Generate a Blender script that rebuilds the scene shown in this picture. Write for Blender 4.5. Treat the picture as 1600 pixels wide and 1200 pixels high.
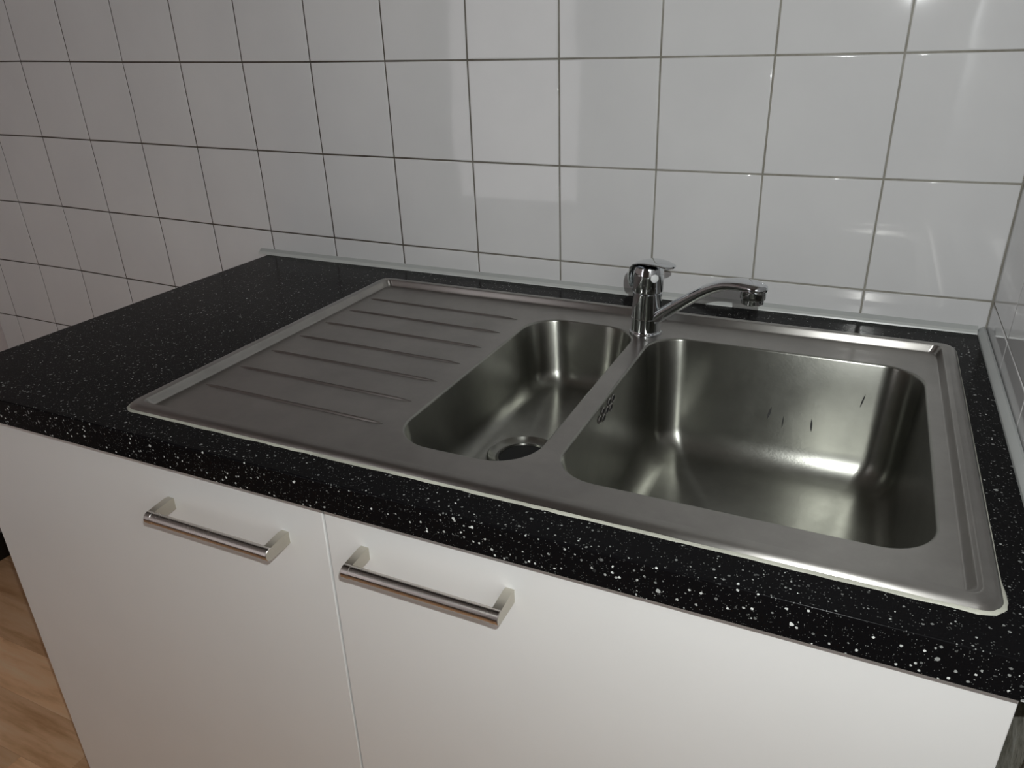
import bpy, bmesh, math, random
from mathutils import Vector, Matrix

# ---------------------------------------------------------------- camera, light, exposure
for o in list(bpy.data.objects):
    bpy.data.objects.remove(o, do_unlink=True)
S = bpy.context.scene
COL = S.collection
PI = math.pi

cam_d = bpy.data.cameras.new('camera')
cam_d.sensor_width = 36
cam_d.lens = 1172.02 / 1600 * 36
cam_d.clip_start = .02
cam = bpy.data.objects.new('camera', cam_d)
COL.objects.link(cam)
CAM = Vector((0.44, -1.12428, 1.27652))
cam.matrix_world = (Matrix.Translation(CAM) @ Matrix.Rotation(math.radians(25.3709), 4, 'Z')
                    @ Matrix.Rotation(math.radians(65.2687), 4, 'X') @ Matrix.Rotation(math.radians(-1.5264), 4, 'Z'))
S.camera = cam

YF_ROOM = -2.4
world = bpy.data.worlds.new('world')
S.world = world
world.use_nodes = True
world.node_tree.nodes['Background'].inputs[0].default_value = (.5, .48, .5, 1)
world.node_tree.nodes['Background'].inputs[1].default_value = 0.05


def light(name, kind, loc, power, color, size, rot=(0, 0, 0), spot=None):
    d = bpy.data.lights.new(name, kind)
    d.energy = power
    d.color = color
    if kind == 'AREA':
        d.shape = 'RECTANGLE'
        d.size, d.size_y = size
    else:
        d.shadow_soft_size = size
    if spot:
        d.spot_size, d.spot_blend = spot
    o = bpy.data.objects.new(name, d)
    o.location = loc
    o.rotation_euler = rot
    COL.objects.link(o)
    return o


# the phone's own lamp, a hand's breadth from the lens, aimed where the lens looks
fl = light('phone_lamp', 'SPOT', (0.484, -1.135, 1.363), 18.2, (.970, 1.0, .985), .0035, spot=(math.radians(172), .35))
fl.rotation_euler = (math.radians(62), 0, math.radians(8))
# weak ambient fill added behind the camera to the left; no opening is built there
light('added_ambient_fill', 'AREA', (-1.0, YF_ROOM + .03, 1.35), 6.2, (1.0, .955, .975), (.9, 1.7), rot=(math.radians(90), 0, math.radians(-12)))

vs = S.view_settings
vs.view_transform = 'Standard'
vs.look = 'None'
vs.gamma = 1
vs.use_curve_mapping = False
vs.exposure = 0.0

random.seed(4)


# ---------------------------------------------------------------- materials
def new_mat(name):
    m = bpy.data.materials.new(name)
    m.use_nodes = True
    nt = m.node_tree
    return m, nt, nt.nodes['Principled BSDF']


def nd(nt, t, **kw):
    n = nt.nodes.new(t)
    for k, v in kw.items():
        if isinstance(v, tuple) and k == 'op':
            pass
        setattr(n, k, v)
    return n


def coords(nt, scale=(1, 1, 1), kind='Object'):
    tc = nd(nt, 'ShaderNodeTexCoord')
    mp = nd(nt, 'ShaderNodeMapping')
    mp.inputs['Scale'].default_value = scale
    nt.links.new(tc.outputs[kind], mp.inputs[0])
    return mp.outputs[0]


def world_pos(nt, scale=(1, 1, 1)):
    g = nd(nt, 'ShaderNodeNewGeometry')
    mp = nd(nt, 'ShaderNodeMapping')
    mp.inputs['Scale'].default_value = scale
    nt.links.new(g.outputs['Position'], mp.inputs[0])
    return mp.outputs[0]


def noise(nt, vec, scale, detail=4, rough=.55):
    n = nd(nt, 'ShaderNodeTexNoise')
    n.inputs['Scale'].default_value = scale
    n.inputs['Detail'].default_value = detail
    n.inputs['Roughness'].default_value = rough
    nt.links.new(vec, n.inputs['Vector'])
    return n.outputs['Fac']


def ramp(nt, fac, stops):
    r = nd(nt, 'ShaderNodeValToRGB')
    el = r.color_ramp.elements
    while len(el) < len(stops):
        el.new(.5)
    for e, (p, c) in zip(el, stops):
        e.position = p
        e.color = (c, c, c, 1) if not isinstance(c, tuple) else (*c, 1)
    nt.links.new(fac, r.inputs[0])
    return r.outputs[0]


def bump(nt, bsdf, h, strength, dist=.001):
    b = nd(nt, 'ShaderNodeBump')
    b.inputs['Strength'].default_value = strength
    b.inputs['Distance'].default_value = dist
    nt.links.new(h, b.inputs['Height'])
    nt.links.new(b.outputs[0], bsdf.inputs['Normal'])
    return b


def plain(name, color, rough=.5, metal=0, bumps=None, var=0):
    m, nt, b = new_mat(name)
    b.inputs['Base Color'].default_value = (*color, 1)
    b.inputs['Roughness'].default_value = rough
    b.inputs['Metallic'].default_value = metal
    p = world_pos(nt)
    if var:
        f = noise(nt, p, 9, 5)
        lo = tuple(c * (1 - var) for c in color)
        hi = tuple(min(1, c * (1 + var)) for c in color)
        nt.links.new(ramp(nt, f, [(.3, lo), (.7, hi)]), b.inputs['Base Color'])
    if bumps:
        bump(nt, b, noise(nt, p, bumps[0], 3), bumps[1], bumps[2])
    return m


# glazed white tile
def tile_material():
    m, nt, b = new_mat('glazed_white_tile')
    p = world_pos(nt)
    c = ramp(nt, noise(nt, p, 5, 4), [(.3, (.70, .70, .705)), (.7, (.76, .76, .76))])
    nt.links.new(c, b.inputs['Base Color'])
    b.inputs['Roughness'].default_value = .05
    b.inputs['IOR'].default_value = 1.52
    bump(nt, b, noise(nt, p, 9, 2), .22, .0012)
    return m


def grout_material():
    m, nt, b = new_mat('grimy_grout')
    p = world_pos(nt)
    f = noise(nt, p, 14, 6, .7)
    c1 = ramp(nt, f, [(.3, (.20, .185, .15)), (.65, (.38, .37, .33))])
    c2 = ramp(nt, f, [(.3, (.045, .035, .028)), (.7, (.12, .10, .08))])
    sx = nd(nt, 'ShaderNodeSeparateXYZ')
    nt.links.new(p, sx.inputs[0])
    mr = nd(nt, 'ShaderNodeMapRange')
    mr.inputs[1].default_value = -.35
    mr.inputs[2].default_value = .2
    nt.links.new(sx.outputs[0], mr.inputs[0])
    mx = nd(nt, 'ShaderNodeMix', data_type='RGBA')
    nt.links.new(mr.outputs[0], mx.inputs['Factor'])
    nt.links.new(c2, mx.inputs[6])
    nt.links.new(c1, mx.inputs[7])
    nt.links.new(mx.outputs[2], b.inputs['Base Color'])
    b.inputs['Roughness'].default_value = .85
    return m


# black laminate with white flecks
def fleck_material():
    m, nt, b = new_mat('black_flecked_laminate')
    p = world_pos(nt)

    def flecks(scale, keep, size):
        wob = nd(nt, 'ShaderNodeTexNoise')
        wob.inputs['Scale'].default_value = scale * 1.7
        nt.links.new(p, wob.inputs['Vector'])
        off = nd(nt, 'ShaderNodeVectorMath', operation='MULTIPLY_ADD')
        nt.links.new(wob.outputs['Color'], off.inputs[0])
        off.inputs[1].default_value = (.45 / scale,) * 3
        nt.links.new(p, off.inputs[2])
        v = nd(nt, 'ShaderNodeTexVoronoi')
        v.inputs['Scale'].default_value = scale
        nt.links.new(off.outputs[0], v.inputs['Vector'])
        s = nd(nt, 'ShaderNodeSeparateColor')
        nt.links.new(v.outputs['Color'], s.inputs[0])
        k = nd(nt, 'ShaderNodeMath', operation='GREATER_THAN')
        nt.links.new(s.outputs[0], k.inputs[0])
        k.inputs[1].default_value = keep
        d = nd(nt, 'ShaderNodeMath', operation='MULTIPLY')
        nt.links.new(s.outputs[1], d.inputs[0])
        d.inputs[1].default_value = size
        lt = nd(nt, 'ShaderNodeMath', operation='LESS_THAN')
        nt.links.new(v.outputs['Distance'], lt.inputs[0])
        nt.links.new(d.outputs[0], lt.inputs[1])
        a = nd(nt, 'ShaderNodeMath', operation='MULTIPLY')
        nt.links.new(k.outputs[0], a.inputs[0])
        nt.links.new(lt.outputs[0], a.inputs[1])
        br = nd(nt, 'ShaderNodeMath', operation='MULTIPLY')
        nt.links.new(a.outputs[0], br.inputs[0])
        nt.links.new(s.outputs[2], br.inputs[1])
        return br.outputs[0]
    a = flecks(170, .87, .32)
    c = flecks(340, .78, .40)
    c2 = flecks(720, .76, .45)
    mx = nd(nt, 'ShaderNodeMath', operation='MAXIMUM')
    nt.links.new(a, mx.inputs[0])
    nt.links.new(c, mx.inputs[1])
    h = nd(nt, 'ShaderNodeMath', operation='MULTIPLY')
    nt.links.new(c2, h.inputs[0])
    h.inputs[1].default_value = .35
    mx2 = nd(nt, 'ShaderNodeMath', operation='MAXIMUM')
    nt.links.new(mx.outputs[0], mx2.inputs[0])
    nt.links.new(h.outputs[0], mx2.inputs[1])
    col = ramp(nt, mx2.outputs[0], [(0, (.0045, .0043, .0048)), (.85, (.70, .72, .70))])
    nt.links.new(col, b.inputs['Base Color'])
    b.inputs['Roughness'].default_value = .2
    b.inputs['Specular IOR Level'].default_value = .5
    b.inputs['IOR'].default_value = 1.13
    bump(nt, b, noise(nt, p, 420, 2), .12, .0004)
    return m


# brushed stainless steel
def steel_material(name, color, r0, r1, aniso, brush=(60, 1500, 1500), bstr=.06, rot=.25):
    m, nt, b = new_mat(name)
    p = world_pos(nt)
    b.inputs['Metallic'].default_value = 1
    lo = tuple(c * .84 for c in color)
    f = noise(nt, p, 11, 6, .65)
    nt.links.new(ramp(nt, f, [(.35, lo), (.65, color)]), b.inputs['Base Color'])
    r = nd(nt, 'ShaderNodeMapRange')
    r.inputs[3].default_value = r0
    r.inputs[4].default_value = r1
    nt.links.new(noise(nt, p, 24, 7, .7), r.inputs[0])
    nt.links.new(r.outputs[0], b.inputs['Roughness'])
    b.inputs['Anisotropic'].default_value = aniso
    b.inputs['Anisotropic Rotation'].default_value = rot
    g = nd(nt, 'ShaderNodeNewGeometry')
    cr = nd(nt, 'ShaderNodeVectorMath', operation='CROSS_PRODUCT')
    nt.links.new(g.outputs['Normal'], cr.inputs[0])
    cr.inputs[1].default_value = (0, 0, 1)
    ad = nd(nt, 'ShaderNodeVectorMath', operation='ADD')
    nt.links.new(cr.outputs[0], ad.inputs[0])
    ad.inputs[1].default_value = (-.02, 0, 0)
    nt.links.new(ad.outputs[0], b.inputs['Tangent'])
    bump(nt, b, noise(nt, world_pos(nt, brush), 1, 2), bstr, .0003)
    return m


def wood_material():
    m, nt, b = new_mat('beech_laminate')
    oi = nd(nt, 'ShaderNodeObjectInfo')
    p = world_pos(nt, (3.2, 26, 3))
    off = nd(nt, 'ShaderNodeVectorMath', operation='MULTIPLY_ADD')
    nt.links.new(oi.outputs['Random'], off.inputs[0])
    off.inputs[1].default_value = (37, 19, 11)
    nt.links.new(p, off.inputs[2])
    f = noise(nt, off.outputs[0], 1.3, 7, .62)
    c = ramp(nt, f, [(.25, (.56, .29, .13)), (.5, (.86, .53, .30)), (.75, (.93, .66, .43))])
    hs = nd(nt, 'ShaderNodeHueSaturation')
    mr = nd(nt, 'ShaderNodeMapRange')
    mr.inputs[3].default_value = .82
    mr.inputs[4].default_value = 1.15
    nt.links.new(oi.outputs['Random'], mr.inputs[0])
    nt.links.new(mr.outputs[0], hs.inputs['Value'])
    nt.links.new(c, hs.inputs['Color'])
    nt.links.new(hs.outputs[0], b.inputs['Base Color'])
    b.inputs['Roughness'].default_value = .5
    b.inputs['IOR'].default_value = 1.3
    return m


def cement_material():
    m, nt, b = new_mat('raw_cement')
    p = world_pos(nt)
    f = noise(nt, p, 38, 7, .7)
    nt.links.new(ramp(nt, f, [(.3, (.18, .17, .13)), (.5, (.5, .48, .41)), (.75, (.75, .74, .68))]), b.inputs['Base Color'])
    b.inputs['Roughness'].default_value = .95
    bump(nt, b, f, .8, .003)
    return m


M = dict(
    tile=tile_material(), grout=grout_material(), top=fleck_material(),
    steel=steel_material('brushed_steel_deck', (.42, .405, .385), .28, .38, .8),
    bowl=steel_material('brushed_steel_bowl', (.345, .345, .315), .24, .36, .85, brush=(260, 420, 420), bstr=.16),
    handle=steel_material('brushed_handle_steel', (.58, .54, .51), .24, .30, .8, rot=0),
    post=plain('satin_nickel', (.62, .59, .52), .38, 1, None, .05),
    chrome=plain('chrome', (.66, .68, .70), .05, 1, (30, .1, .0005)),
    front=plain('white_cabinet_front', (.80, .80, .79), .32, 0, (160, .06, .0004), .012),
    carcass=plain('white_cabinet_board', (.72, .72, .70), .5, 0, None, .02),
    trim=plain('grey_sealing_strip', (.50, .52, .51), .38, 0, (70, .15, .0005), .06),
    trimlo=plain('pale_sealing_strip_lip', (.62, .64, .62), .3, 0, None, .05),
    seal=plain('yellowed_sealant', (.42, .42, .36), .4, 0, (300, .5, .0015), .3),
    black=plain('black_board', (.012, .012, .013), .5, 0, None, .2),
    hole_shade=plain('painted_opening_shade', (.006, .006, .006), .7, 0, None, .2),  # black put in as colour for the shade inside openings
    mark=plain('dark_scuff', (.05, .05, .05), .6, 0, None, .3),
    wood=wood_material(), cement=cement_material(),
    paint=plain('off_white_paint', (.66, .60, .60), .8, 0, (80, .2, .001), .02),
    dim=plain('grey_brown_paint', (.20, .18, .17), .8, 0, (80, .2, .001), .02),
    ceil=plain('white_ceiling_paint', (.40, .39, .38), .85, 0, (60, .2, .001), .02),
    cap=plain('pale_plastic_plug', (.75, .76, .76), .4, 0, None, .03),
    lampglass=plain('opal_lamp_shade', (.8, .78, .75), .4, 0, None, .02),
)


# ---------------------------------------------------------------- mesh helpers
def finish(name, bm, mats, parent=None, smooth=True, angle=35, wn=False):
    bmesh.ops.recalc_face_normals(bm, faces=bm.faces[:])
    me = bpy.data.meshes.new(name)
    bm.to_mesh(me)
    bm.free()
    for m in (mats if isinstance(mats, (list, tuple)) else [mats]):
        me.materials.append(m)
    if smooth:
        me.polygons.foreach_set('use_smooth', [True] * len(me.polygons))
        me.set_sharp_from_angle(angle=math.radians(angle))
    o = bpy.data.objects.new(name, me)
    COL.objects.link(o)
    if parent:
        o.parent = parent
        o.matrix_parent_inverse = parent.matrix_world.inverted() if False else Matrix.Translation(-Vector(parent.location))
    if wn:
        w = o.modifiers.new('wn', 'WEIGHTED_NORMAL')
        w.keep_sharp = True
    return o


def box(bm, x0, x1, y0, y1, z0, z1, bev=0, seg=2, mi=0):
    vs_ = [bm.verts.new((x, y, z)) for z in (z0, z1) for y in (y0, y1) for x in (x0, x1)]
    q = [(0, 2, 3, 1), (4, 5, 7, 6), (0, 1, 5, 4), (2, 6, 7, 3), (0, 4, 6, 2), (1, 3, 7, 5)]
    fs = [bm.faces.new([vs_[i] for i in f]) for f in q]
    for f in fs:
        f.material_index = mi
    bmesh.ops.recalc_face_normals(bm, faces=fs)
    if bev:
        es = list({e for f in fs for e in f.edges})
        bmesh.ops.bevel(bm, geom=es, offset=bev, segments=seg, profile=.5, affect='EDGES')
    return bm


def B(*a, **k):
    bm = bmesh.new()
    return box(bm, *a, **k)


def empty(name, loc):
    o = bpy.data.objects.new(name, None)
    o.location = loc
    o.empty_display_size = .05
    COL.objects.link(o)
    return o


def tag(o, label=None, cat=None, group=None, kind=None):
    for k, v in (('label', label), ('category', cat), ('group', group), ('kind', kind)):
        if v:
            o[k] = v
    return o


def rrect(x0, x1, y0, y1, r, n=8):
    pts = []
    for cx, cy, a in ((x1 - r, y1 - r, 0), (x0 + r, y1 - r, PI / 2), (x0 + r, y0 + r, PI), (x1 - r, y0 + r, 1.5 * PI)):
        for i in range(n + 1):
            t = a + PI / 2 * i / n
            pts.append((cx + r * math.cos(t), cy + r * math.sin(t)))
    return pts


def rrect_dense(x0, x1, y0, y1, r, n=12, m=14):
    base = rrect(x0, x1, y0, y1, r, n)
    out = []
    for i, p in enumerate(base):
        out.append(p)
        if i % (n + 1) == n:                       # a straight side follows
            q = base[(i + 1) % len(base)]
            for k in range(1, m):
                out.append((p[0] + (q[0] - p[0]) * k / m, p[1] + (q[1] - p[1]) * k / m))
    return out


def ring(bm, pts, z):
    return [bm.verts.new((x, y, z)) for x, y in pts]


def bridge(bm, a, b, mi=0):
    n = len(a)
    for i in range(n):
        f = bm.faces.new((a[i], a[(i + 1) % n], b[(i + 1) % n], b[i]))
        f.material_index = mi


def lathe(bm, prof, c, n=40, mi=0, cap0=True, cap1=True):
    prev = None
    for k, (r, z) in enumerate(prof):
        cur = [bm.verts.new((c[0] + r * math.cos(2 * PI * i / n), c[1] + r * math.sin(2 * PI * i / n), z)) for i in range(n)]
        if prev:
            bridge(bm, prev, cur, mi)
        elif cap0:
            bm.faces.new(cur[::-1]).material_index = mi
        prev = cur
    if cap1:
        bm.faces.new(prev).material_index = mi


def sweep(bm, path, side, n=20, mi=0):
    """path: list of (Vector, half width along side, half height); side: unit vector across"""
    prev = None
    P = [p[0] for p in path]
    for k, (p, w, h) in enumerate(path):
        t = (P[min(k + 1, len(P) - 1)] - P[max(k - 1, 0)]).normalized()
        up = side.cross(t).normalized()
        cur = []
        for i in range(n):
            a = 2 * PI * i / n
            cur.append(bm.verts.new(p + side * (w * math.cos(a)) + up * (h * math.sin(a))))
        if prev:
            bridge(bm, prev, cur, mi)
        else:
            bm.faces.new(cur[::-1]).material_index = mi
        prev = cur
    bm.faces.new(prev).material_index = mi


# ---------------------------------------------------------------- the room shell
XR = .6153          # face of the right wall tiles
XL = -1.587         # face of the left wall
YF = YF_ROOM           # front wall, behind the camera
ZC = 2.5
P = .152            # tile pitch
Z0 = 1.2498         # height of one of the joints

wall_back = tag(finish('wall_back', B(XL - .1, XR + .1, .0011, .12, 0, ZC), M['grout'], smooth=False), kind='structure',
                label='white tiled back wall behind the sink', )
wall_right = finish('wall_right', B(XR + .0052, XR + .12, YF, .0052, 0, ZC), M['cement'], smooth=False)
tag(wall_right, kind='structure', label='white tiled side wall right of the worktop')
wall_left = finish('wall_left', B(XL - .1, XL, YF, .005, 0, ZC), M['paint'], smooth=False)
tag(wall_left, kind='structure', label='plain wall at the far left beyond the cabinets')
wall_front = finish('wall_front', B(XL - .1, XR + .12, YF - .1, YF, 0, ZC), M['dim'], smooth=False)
tag(wall_front, kind='structure')
tag(finish('ceiling', B(XL - .1, XR + .12, YF - .1, .12, ZC, ZC + .1), M['ceil'], smooth=False), kind='structure')
floor = finish('floor', B(XL - .1, XR + .12, YF - .1, .12, -.12, -.008), M['black'], smooth=False)
tag(floor, kind='structure', label='light beech laminate floor left of the cabinets')
tag(finish('baseboard_left', B(XL, XL + .014, YF + .001, -.001, .0002, .072, bev=.002), M['black']), kind='structure',
    label='black baseboard along the left wall')


def warp(x, z):
    """small unevenness of the hand-laid tiles, metres"""
    zz = z - 1
    q = (1, x, zz, x * x, x * zz, zz * zz)
    dx = sum(a * b for a, b in zip((-3e-05, 0.00289, -0.01248, 0.00691, 0.00978, 0.00263), q))
    dz = sum(a * b for a, b in zip((-0.00377, -0.00122, -0.00166, 0.00773, 0.0063, 0.02392), q))
    return dx, dz


def tile_mesh(corners, ax, tilt=.0002):
    """corners in (u, z) order (bl, br, tr, tl); ax maps (u, z, depth) to a point; depth 0 = glazed face"""
    bm = bmesh.new()
    cu = sum(c[0] for c in corners) / 4
    cz = sum(c[1] for c in corners) / 4
    tu, tz = random.uniform(-tilt, tilt) / .075, random.uniform(-tilt, tilt) / .075
    rings = []
    for ins, dep in ((0, .0012), (.00025, .0006), (.0008, .00018), (.0018, 0)):
        cur = []
        for (u, z) in corners:
            su = ins if u < cu else -ins
            sz = ins if z < cz else -ins
            uu, zz = u + su, z + sz
            d = dep + ((uu - cu) * tu + (zz - cz) * tz if dep < .001 else 0)
            cur.append(bm.verts.new(ax(uu, zz, d)))
        rings.append(cur)
    for a, b in zip(rings, rings[1:]):
        bridge(bm, a, b)
    bm.faces.new(rings[-1])
    bm.faces.new(rings[0][::-1])
    return bm


G = .00125   # half joint
zmin_warp = .60


def vert(i, r):
    x, z = i * P, Z0 + r * P
    dx, dz = warp(max(x, -1.25), min(max(z, .76), 1.30))
    rnd = random.Random(i * 131 + r * 7)
    return x + dx + rnd.uniform(-.0005, .0005), z + dz + rnd.uniform(-.0004, .0004)


# back wall tiles
for r in range(-6, 3):
    for i in range(-11, 4):
        if r < -3 and i >= -3:
            continue                       # behind the cabinets
        c = [vert(i, r), vert(i + 1, r), vert(i + 1, r + 1), vert(i, r + 1)]
        c = [[a, b] for a, b in c]
        for k in (0, 3):
            c[k][0] += G
        for k in (1, 2):
            c[k][0] -= G
        for k in (0, 1):
            c[k][1] += G
        for k in (2, 3):
            c[k][1] -= G
        if i == 3:
            c[1][0] = c[2][0] = XR - .0015
        if i == -11:
            c[0][0] = c[3][0] = XL + .001
        finish('tile', tile_mesh(c, lambda u, z, d: (u, d, z)), M['tile'], wall_back, angle=60, wn=True)

# right wall tiles
for r in range(-6, 3):
    for j in range(0, 9):
        y1, y0 = -j * P - G, -(j + 1) * P + G
        if j == 0:
            y1 = -.0012
        z0, z1 = Z0 + r * P + G - .0028, Z0 + (r + 1) * P - G - .0028
        if r < -3 and j < 4:
            continue
        if r == -3 and j < 4:
            z0 = .868
        c = [[y0, z0], [y1, z0], [y1, z1], [y0, z1]]
        finish('tile', tile_mesh(c, lambda u, z, d: (XR + d, u, z)), M['tile'], wall_right, angle=60, wn=True)
# grout bed behind the right wall tiles
bm = bmesh.new()
box(bm, XR + .0011, XR + .0051, -9 * P, 0, .868, Z0 + 3 * P)
box(bm, XR + .0011, XR + .0051, -9 * P, -.6085, Z0 - 6 * P, .868)
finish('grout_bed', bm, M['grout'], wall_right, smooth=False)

# floor planks, running along the back wall
rp = random.Random(9)
yy = 0.005
k = 0
while yy > YF:
    y1, y0 = yy, max(yy - .1, YF)
    x = XL - .3 - rp.random() * .3
    while x < XR:
        xe = x + .62
        xa, xb = max(x, XL), min(xe, XR + .004)
        if xb - xa > .02:
            g = .00022
            finish('plank', B(xa + g, xb - g, y0 + g, y1 - g, -.0079, 0, bev=.0003, seg=1), M['wood'], floor, smooth=False)
        x = xe
    yy -= .1
    k += 1

# sealing strips where the worktop meets the walls
WX0, WX1, WY0 = -.6136, .6053, -.6538


def strip(name, pts, a, b, axis, mats, label):
    """extrude the profile pts (offset from wall, height, material index) from a to b"""
    bm = bmesh.new()
    rows = []
    for t in (a, b):
        rows.append([bm.verts.new((t, -o_, z) if axis == 'x' else (XR - o_, t, z)) for o_, z, _ in pts])
    n = len(pts)
    for i in range(n):
        f = bm.faces.new((rows[0][i], rows[0][(i + 1) % n], rows[1][(i + 1) % n], rows[1][i]))
        f.material_index = pts[i][2]
    bm.faces.new(rows[0][::-1])
    bm.faces.new(rows[1])
    o = finish(name, bm, mats, angle=25)
    return tag(o, kind='structure', label=label)


strip('trim_1', [(.0003, .9003, 0), (.0003, .9092, 0), (.0022, .9096, 0), (.0070, .9048, 1), (.0112, .9024, 1), (.0120, .9003, 1)],
      WX0 - .024, XR - .0104, 'x', [M['trim'], M['trimlo']], 'thin grey sealing strip along the back edge of the worktop')
strip('trim_2', [(.0014, .9003, 0), (.0014, .9085, 0), (.0040, .9092, 0), (.0080, .9060, 0), (.0100, .9030, 0), (.0104, .9003, 0)],
      -.6530, -.0004, 'y', [M['trim']], 'pale grey sealing strip along the right edge of the worktop')

# ---------------------------------------------------------------- worktop with its sink cut-out
bm = bmesh.new()
hx0, hx1, hy0, hy1 = -.285, .558, -.598, -.086


def slab_ring(bm, z):
    o_ = ring(bm, [(WX0, WY0), (WX1 - .0002, WY0), (WX1 - .0002, -.0004), (WX0, -.0004)], z)
    i_ = ring(bm, [(hx0, hy0), (hx1, hy0), (hx1, hy1), (hx0, hy1)], z)
    return o_, i_


to, ti = slab_ring(bm, .9)
bo, bi = slab_ring(bm, .8654)
bridge(bm, to, ti)
bridge(bm, bo, bi)
bridge(bm, to, bo)
bridge(bm, ti, bi)
bmesh.ops.recalc_face_normals(bm, faces=bm.faces[:])
es = [e for e in bm.edges if all(abs(v.co.y - WY0) < 1e-5 for v in e.verts) and abs(e.verts[0].co.z - e.verts[1].co.z) < 1e-5]
bmesh.ops.bevel(bm, geom=es, offset=.0016, segments=3, profile=.5, affect='EDGES')
worktop = finish('worktop', bm, M['top'], wn=True)
tag(worktop, 'black laminate worktop with white flecks, steel sink let into it', 'worktop')

# ---------------------------------------------------------------- sink
DZ = .8955
sink = empty('kitchen_sink', (.1376, -.3419, .9))
tag(sink, 'brushed stainless steel sink with draining board and two bowls set in the black worktop', 'sink')

bm = bmesh.new()
R = []
for x0, x1, y0, y1, r, z in (
        (-.3003, .5756, -.6134, -.0704, .018, .9003), (-.2998, .5751, -.6128, -.0709, .018, .9016),
        (-.2985, .5738, -.6112, -.0721, .017, .9033), (-.2966, .5717, -.6090, -.0742, .015, .9048), (-.2930, .5680, -.6050, -.0780, .013, .9055),
        (-0.28680, 0.55900, -0.59850, -0.08380, .010, 0.90550),
        (-0.28633, 0.55853, -0.59803, -0.08427, .010, 0.90514),
        (-0.28587, 0.55807, -0.59757, -0.08473, .010, 0.90453),
        (-0.28540, 0.55760, -0.59710, -0.08520, .010, 0.90370),
        (-0.28493, 0.55713, -0.59663, -0.08567, .010, 0.90272),
        (-0.28447, 0.55667, -0.59617, -0.08613, .010, 0.90164),
        (-0.28400, 0.55620, -0.59570, -0.08660, .010, 0.90050),
        (-0.28353, 0.55573, -0.59523, -0.08707, .010, 0.89936),
        (-0.28307, 0.55527, -0.59477, -0.08753, .010, 0.89828),
        (-0.28260, 0.55480, -0.59430, -0.08800, .010, 0.89730),
        (-0.28213, 0.55433, -0.59383, -0.08847, .010, 0.89647),
        (-0.28167, 0.55387, -0.59337, -0.08893, .010, 0.89586),
        (-0.28120, 0.55340, -0.59290, -0.08940, .010, 0.89550),
        (-0.28000, 0.55220, -0.59170, -0.09060, .010, DZ)):
    R.append(ring(bm, rrect(x0, x1, y0, y1, r), z))
for a, b in zip(R, R[1:]):
    bridge(bm, a, b)
# plate underside lip
low = ring(bm, rrect(-.2835, .5565, -.5965, -.0875, .012), .8990)
BOWLS = ((.0195, .1775, -.5500, -.1440, .050), (.2040, .5370, -.5500, -.1555, .046))
holes = []
for x0, x1, y0, y1, r in BOWLS:
    e = .0028
    h0 = ring(bm, rrect(x0 - e - .001, x1 + e + .001, y0 - e - .001, y1 + e + .001, r + e, 12), DZ)
    h1 = ring(bm, rrect(x0 - e, x1 + e, y0 - e, y1 + e, r + e, 12), DZ)
    bridge(bm, h0, h1)
    holes.append(h0)
bm.verts.ensure_lookup_table()
edges = []
for loop in (R[-1], holes[0], holes[1]):
    for i in range(len(loop)):
        a, b = loop[i], loop[(i + 1) % len(loop)]
        e_ = bm.edges.get((a, b)) or bm.edges.new((a, b))
        edges.append(e_)
bmesh.ops.triangle_fill(bm, use_beauty=True, use_dissolve=False, edges=edges, normal=(0, 0, 1))
for v in low:
    bm.verts.remove(v)
me_n = finish('sink_deck', bm, M['steel'], sink, angle=50, wn=True)


def bowl(name, spec, zf, fil, drain, rin, rout):
    x0, x1, y0, y1, r = spec
    bm = bmesh.new()
    rings_ = []
    e = .0028
    n = 12
    H = DZ - zf
    # rolled lip
    for t in range(0, 5):
        a = PI / 2 * t / 4
        ins = -e + e * math.sin(a)
        z = DZ - e + e * math.cos(a)
        rings_.append((ins, z))
    dr = .010 / H      # draft
    for s in (.25, .5, .75, .999):
        z = DZ - e - (H - e - fil) * s
        rings_.append(((DZ - z) * dr, z))
    base = rings_[-1][0]
    for t in range(1, 9):
        a = PI / 2 * t / 8
        rings_.append((base + fil * (1 - math.cos(a)) * .95, zf + fil * (1 - math.sin(a))))
    last = None
    for ins, z in rings_:
        cur = ring(bm, rrect_dense(x0 + ins, x1 - ins, y0 + ins, y1 - ins, max(r - max(ins, 0) * .45, .012), n), z)
        if last:
            bridge(bm, last, cur)
        last = cur
    # floor: dished slightly toward the waste
    cx, cy = drain
    N = len(last)
    prev = last
    lastc = [v.co.copy() for v in last]
    for k in range(1, 7):
        t = k / 6
        cur = []
        for i in range(N):
            p = lastc[i]
            ang = math.atan2(p.y - cy, p.x - cx)
            q = Vector((cx + rout * math.cos(ang), cy + rout * math.sin(ang)))
            cur.append(bm.verts.new((p.x + (q.x - p.x) * t, p.y + (q.y - p.y) * t, zf - .0025 * t)))
        bridge(bm, prev, cur)
        prev = cur
    o = finish(name, bm, M['bowl'], sink, angle=60)
    # waste: flanged ring, its well a shallow disc coloured black for the shade inside
    bm = bmesh.new()
    zr = zf - .0025
    prof = [(rout, zr - .0002), (rout, zr + .0020), (rout - .0012, zr + .0030), (rout - .0024, zr + .0024), (rout - .0036, zr + .0004),
            (rin + .004, zr - .0020), (rin + .0022, zr - .0006), (rin + .0008, zr - .0008), (rin, zr - .0035)]
    lathe(bm, prof, drain, 56, cap0=False, cap1=False)
    finish('drain_flange', bm, M['bowl'], o, angle=50)
    bm = bmesh.new()
    lathe(bm, [(rin, zr - .0032), (rin - .0002, zr - .0036)], drain, 40, cap0=False)
    finish('drain_well', bm, M['hole_shade'], o, smooth=False)
    return o


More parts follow.
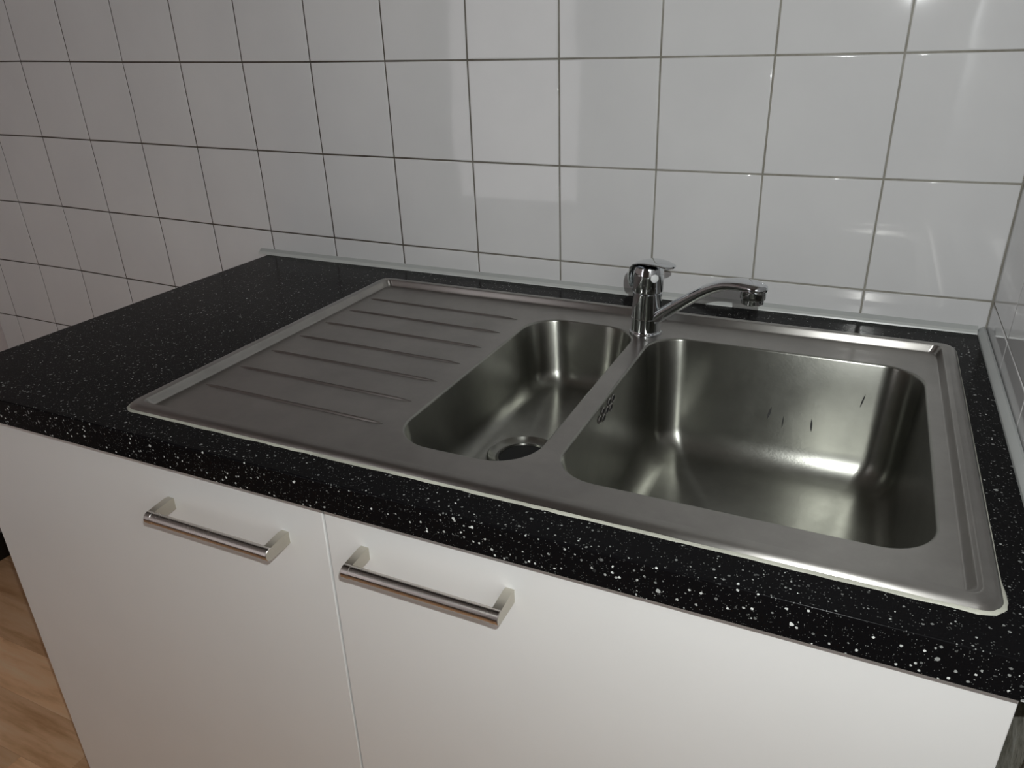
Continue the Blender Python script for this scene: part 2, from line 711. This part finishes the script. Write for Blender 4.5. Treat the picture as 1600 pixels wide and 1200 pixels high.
small = bowl('small_bowl', BOWLS[0], .800, .024, (.0985, -.375), .032, .0465)
tag(small, 'narrow half bowl left of the tap')
big = bowl('large_bowl', BOWLS[1], .733, .036, (.370, -.385), .044, .057)
tag(big, 'large square bowl right of the tap')

# overflow slots on the left side of the large bowl
for (yy_, zz_) in ((-.349, .8855), (-.363, .8865), (-.358, .8775), (-.372, .8800), (-.386, .8850), (-.384, .8760), (-.398, .8800)):
    bm = bmesh.new()
    xw = BOWLS[1][0] + (DZ - zz_) * .010 / (DZ - .733)
    n = 12
    rr = [(.0026, .0003), (.0044, .0008), (.0050, .0003)]
    prev = None
    for rad, dep in ((.0062, .0000), (.0054, .0010), (.0048, .0008), (.0044, .0005)):
        cur = [bm.verts.new((xw + dep, yy_ + rad * math.cos(2 * PI * i / n), zz_ + rad * .8 * math.sin(2 * PI * i / n))) for i in range(n)]
        if prev:
            bridge(bm, prev, cur)
        prev = cur
    f = bm.faces.new(prev)
    f.material_index = 1  # flat cap coloured black in place of the hole's inner shade
    finish('overflow_hole', bm, [M['steel'], M['hole_shade']], big)

# dark scuffs on the back wall of the large bowl
for (xa, za, xb, zb, w) in ((.3690, .817, .3655, .799, .0016), (.3860, .807, .3855, .790, .0009), (.4210, .809, .4225, .791, .0013),
                            (.4790, .854, .4755, .836, .0010)):
    bm = bmesh.new()

    def wy(z):
        return BOWLS[1][3] - (DZ - z) * .010 / (DZ - .733) - .0002
    n = 6
    L = [bm.verts.new((xa + (xb - xa) * t / n - w * math.sin(PI * (t + .3) / (n + .6)), wy(za + (zb - za) * t / n), za + (zb - za) * t / n)) for t in range(n + 1)]
    Rr = [bm.verts.new((xa + (xb - xa) * t / n + w * math.sin(PI * (t + .3) / (n + .6)), wy(za + (zb - za) * t / n), za + (zb - za) * t / n)) for t in range(n + 1)]
    for t in range(n):
        bm.faces.new((L[t], Rr[t], Rr[t + 1], L[t + 1]))
    finish('scuff', bm, M['mark'], big)

# raised ribs of the draining board
for k in range(7):
    y_ = -.160 - k * .0597
    xa, xb = -.268, -.003
    bm = bmesh.new()
    n = 26
    rows = []
    for t in range(n + 1):
        x = xa + (xb - xa) * t / n
        s = min(1, (t + .05) / 1.1, (n - t + .02) / 2.0)
        s = math.sqrt(max(s, .02))
        hw, h = .0033 * s * (1 - .3 * t / n), .0023 * s
        yl = y_ - .010 * (t / n) * .55
        rows.append([bm.verts.new((x, yl + hw * c, DZ + .00005 + h * hh)) for c, hh in ((-1, 0), (-.7, .42), (-.3, .9), (0, 1), (.3, .9), (.7, .42), (1, 0))])
    for a, b in zip(rows, rows[1:]):
        for i in range(6):
            bm.faces.new((a[i], a[i + 1], b[i + 1], b[i]))
    finish('drainer_rib', bm, M['steel'], sink, angle=80)

# bead of sealant around the rim
bm = bmesh.new()
prev = None
first = None
base_pts = rrect(-.3003, .5756, -.6134, -.0704, .018, 8)
dense = []
for i in range(len(base_pts)):
    a, b = Vector(base_pts[i]), Vector(base_pts[(i + 1) % len(base_pts)])
    m_ = max(1, int((b - a).length / .012))
    for j in range(m_):
        dense.append(a + (b - a) * j / m_)
cen = Vector((.1376, -.3419))
rs = random.Random(3)
for i, p in enumerate(dense):
    t = (dense[(i + 1) % len(dense)] - dense[i - 1]).normalized()
    nrm = Vector((t.y, -t.x))
    front = p.y < -.58
    w = (.0028 if front else .0008) * rs.uniform(.75, 1.25)
    h = (.0012 if front else .0008) * rs.uniform(.8, 1.2)
    q0 = p - nrm * .0008
    cur = [bm.verts.new((q0.x, q0.y, .9002 + h)), bm.verts.new((p.x + nrm.x * w * .6, p.y + nrm.y * w * .6, .9002 + h * .7)),
           bm.verts.new((p.x + nrm.x * w, p.y + nrm.y * w, .9001))]
    if prev:
        for j in range(2):
            bm.faces.new((prev[j], prev[j + 1], cur[j + 1], cur[j]))
    else:
        first = cur
    prev = cur
for j in range(2):
    bm.faces.new((prev[j], prev[j + 1], first[j + 1], first[j]))
tag(finish('sealant_bead', bm, M['seal'], sink, angle=60), 'thin yellowed bead of sealant around the rim')

# ---------------------------------------------------------------- tap
FX, FY = .188, -.150
tap = empty('mixer_tap', (FX, FY, DZ))
tag(tap, 'chrome single-lever mixer tap standing between the two sink bowls', 'tap')
cdir = Vector((CAM.x - FX, CAM.y - FY)).normalized()
rdir = Vector((-cdir.y, cdir.x))


def heading(deg):
    a = math.radians(deg)
    d = cdir * math.cos(a) + rdir * math.sin(a)
    return Vector((d.x, d.y, 0))


bm = bmesh.new()
z = DZ
lathe(bm, [(.0228, z + .0001), (.0228, z + .0024), (.0222, z + .0040), (.0212, z + .0048), (.0209, z + .0058), (.0207, z + .0062)], (FX, FY), 56)
finish('base_ring', bm, M['chrome'], tap, angle=30)
bm = bmesh.new()
lathe(bm, [(.0206, z + .0062), (.0205, z + .024), (.0208, z + .0245), (.0204, z + .0250), (.0196, z + .0585), (.0195, z + .0600)], (FX, FY), 56)
finish('body', bm, M['chrome'], tap, angle=30)
bm = bmesh.new()
lathe(bm, [(.0186, z + .0600), (.0186, z + .0622), (.0206, z + .0628), (.0209, z + .0640), (.0211, z + .0850), (.0206, z + .0920), (.0190, z + .0965),
           (.0140, z + .0988), (.006, z + .0995)], (FX, FY), 56)
finish('cartridge_housing', bm, M['chrome'], tap, angle=40)

dl = heading(50)
sl = Vector((-dl.y, dl.x, 0))
bm = bmesh.new()
prof = [(-.0212, .9600, .0110, .0012), (-.0222, .9640, .0140, .0019), (-.0226, .9720, .0160, .0022), (-.0218, .9810, .0172, .0024),
        (-.0186, .9895, .0180, .0027), (-.0130, .9950, .0184, .0028), (-.0040, .9978, .0184, .0028), (.0060, .9990, .0178, .0028),
        (.0160, .9993, .0166, .0028), (.0250, .9990, .0150, .0027), (.0320, .9984, .0136, .0026), (.0365, .9978, .0116, .0024),
        (.0392, .9974, .0088, .0022), (.0404, .9972, .0048, .0016)]
sweep(bm, [(Vector((FX, FY, 0)) + dl * s + Vector((0, 0, zz)), w, h) for s, zz, w, h in prof], sl, 24)
finish('lever', bm, M['chrome'], tap, angle=50)
# little plug on the housing below the lever
dp = heading(24)
bm = bmesh.new()
n = 24
sp = Vector((-dp.y, dp.x, 0))
c0 = Vector((FX, FY, .9800)) + dp * .0200
prev = None
for rad, dep in ((.0056, 0), (.0056, .0014), (.0046, .0019), (.0001, .0020)):
    cur = [bm.verts.new(c0 + dp * dep + sp * rad * math.cos(2 * PI * i / n) + Vector((0, 0, rad * math.sin(2 * PI * i / n)))) for i in range(n)]
    if prev:
        bridge(bm, prev, cur)
    prev = cur
tag(finish('plug', bm, M['cap'], tap, angle=40), 'small round pale plug on the lever housing')

ds = heading(52)
ss = Vector((-ds.y, ds.x, 0))
bm = bmesh.new()
sp_ = [(.006, .9130, .0084, .0086), (.020, .9240, .0084, .0086), (.035, .9362, .0086, .0084), (.0514, .9485, .0089, .0082), (.067, .9600, .0093, .0080),
       (.082, .9704, .0099, .0078), (.097, .9802, .0107, .0077), (.111, .9878, .0117, .0077), (.123, .9925, .0126, .0077), (.135, .9952, .0136, .0077),
       (.147, .9968, .0146, .0077), (.158, .9972, .0150, .0074), (.167, .9966, .0140, .0068), (.1725, .9956, .0110, .0058), (.1755, .9950, .0060, .0034)]
sweep(bm, [(Vector((FX, FY, 0)) + ds * s + Vector((0, 0, zz)), w, h) for s, zz, w, h in sp_], ss, 28)
finish('spout', bm, M['chrome'], tap, angle=60)
bm = bmesh.new()
oc = Vector((FX, FY, 0)) + ds * .1600
lathe(bm, [(.0130, .9950), (.0152, .9930), (.0152, .9835), (.0146, .9826)], oc, 40)
finish('spout_head', bm, M['chrome'], tap, angle=40)
bm = bmesh.new()
lathe(bm, [(.0136, .9828), (.0136, .9772), (.0128, .9763), (.0112, .9760), (.0108, .9782), (.0004, .9782)], oc, 40, cap1=False)
finish('aerator', bm, M['chrome'], tap, angle=40)

# ---------------------------------------------------------------- base cabinets
ZB = .8652
YD = -.6338


def handle(door, xa, xb, z):
    bm = bmesh.new()
    r = .0072
    yc = YD - .030
    # bar with its end faces flush with the posts
    n = 28
    prev = None
    for x in (xa, xa + .0006, xa + .0085, xa + .0088, xb - .0088, xb - .0085, xb - .0006, xb):
        rr = r if xa < x < xb else r - .0006
        if abs(x - xa - .0088) < 1e-6 or abs(x - xb + .0088) < 1e-6:
            rr = r - .00035
        cur = [bm.verts.new((x, yc + rr * math.cos(2 * PI * i / n), z + rr * math.sin(2 * PI * i / n))) for i in range(n)]
        if prev:
            bridge(bm, prev, cur, 0)
        else:
            bm.faces.new(cur[::-1]).material_index = 1
        prev = cur
    bm.faces.new(prev).material_index = 1
    # posts: flat blocks that widen from the door and merge into the bar
    for x0, x1 in ((xa + .0002, xa + .0090), (xb - .0090, xb - .0002)):
        prof = [(YD - .0001, z + .0085), (YD - .0060, z + .0092), (yc + .002, z + .0069), (yc - .003, z + .0060), (yc - .0055, z + .0030),
                (yc - .0062, z - .001), (yc - .004, z - .0055), (yc + .001, z - .0069), (YD - .0060, z - .0065), (YD - .0001, z - .0058)]
        a = [bm.verts.new((x0, y, zz)) for y, zz in prof]
        b = [bm.verts.new((x1, y, zz)) for y, zz in prof]
        bridge(bm, a, b, 1)
        bm.faces.new(a[::-1]).material_index = 1
        bm.faces.new(b).material_index = 1
    return finish('handle', bm, [M['handle'], M['post']], door, angle=35)


def cabinet(x0, x1, label, hx, dl_, dr_):
    c = empty('base_cabinet', ((x0 + x1) / 2, -.31, 0))
    tag(c, label, 'cabinet')
    t = .018
    for a, b in ((x0, x0 + t), (x1 - t, x1)):
        finish('side_panel', B(a, b, -.614, -.01, .15, ZB - .0006, bev=.0005, seg=1), M['carcass'], c)
    finish('bottom_panel', B(x0 + t, x1 - t, -.612, -.012, .15, .168), M['carcass'], c, smooth=False)
    finish('back_panel', B(x0 + t, x1 - t, -.022, -.014, .168, ZB - .02), M['carcass'], c, smooth=False)
    finish('plinth', B(x0 + .001, x1 - .001, -.575, -.559, .0005, .1495), M['carcass'], c, smooth=False)
    for lx in (x0 + .06, x1 - .06):
        for ly in (-.52, -.08):
            bm = bmesh.new()
            lathe(bm, [(.025, .0005), (.025, .012), (.015, .016), (.015, .138), (.028, .142), (.028, .1498)], (lx, ly), 20)
            finish('foot', bm, M['black'], c)
    d_ = finish('door', B(dl_, dr_, YD, -.6155, .152, ZB - .0012, bev=.0012, seg=3), M['front'], c, wn=True)
    handle(d_, hx[0], hx[1], hx[2])
    return c


cabinet(-.6030, -.0086, 'white base cabinet under the draining board, the left of the two', (-.2325, -.0580, .8010), -.6030, -.0091)
cabinet(-.0076, .5915, 'white base cabinet under the two sink bowls, nearest the right wall', (.0355, .2045, .8105), -.0066, .5919)
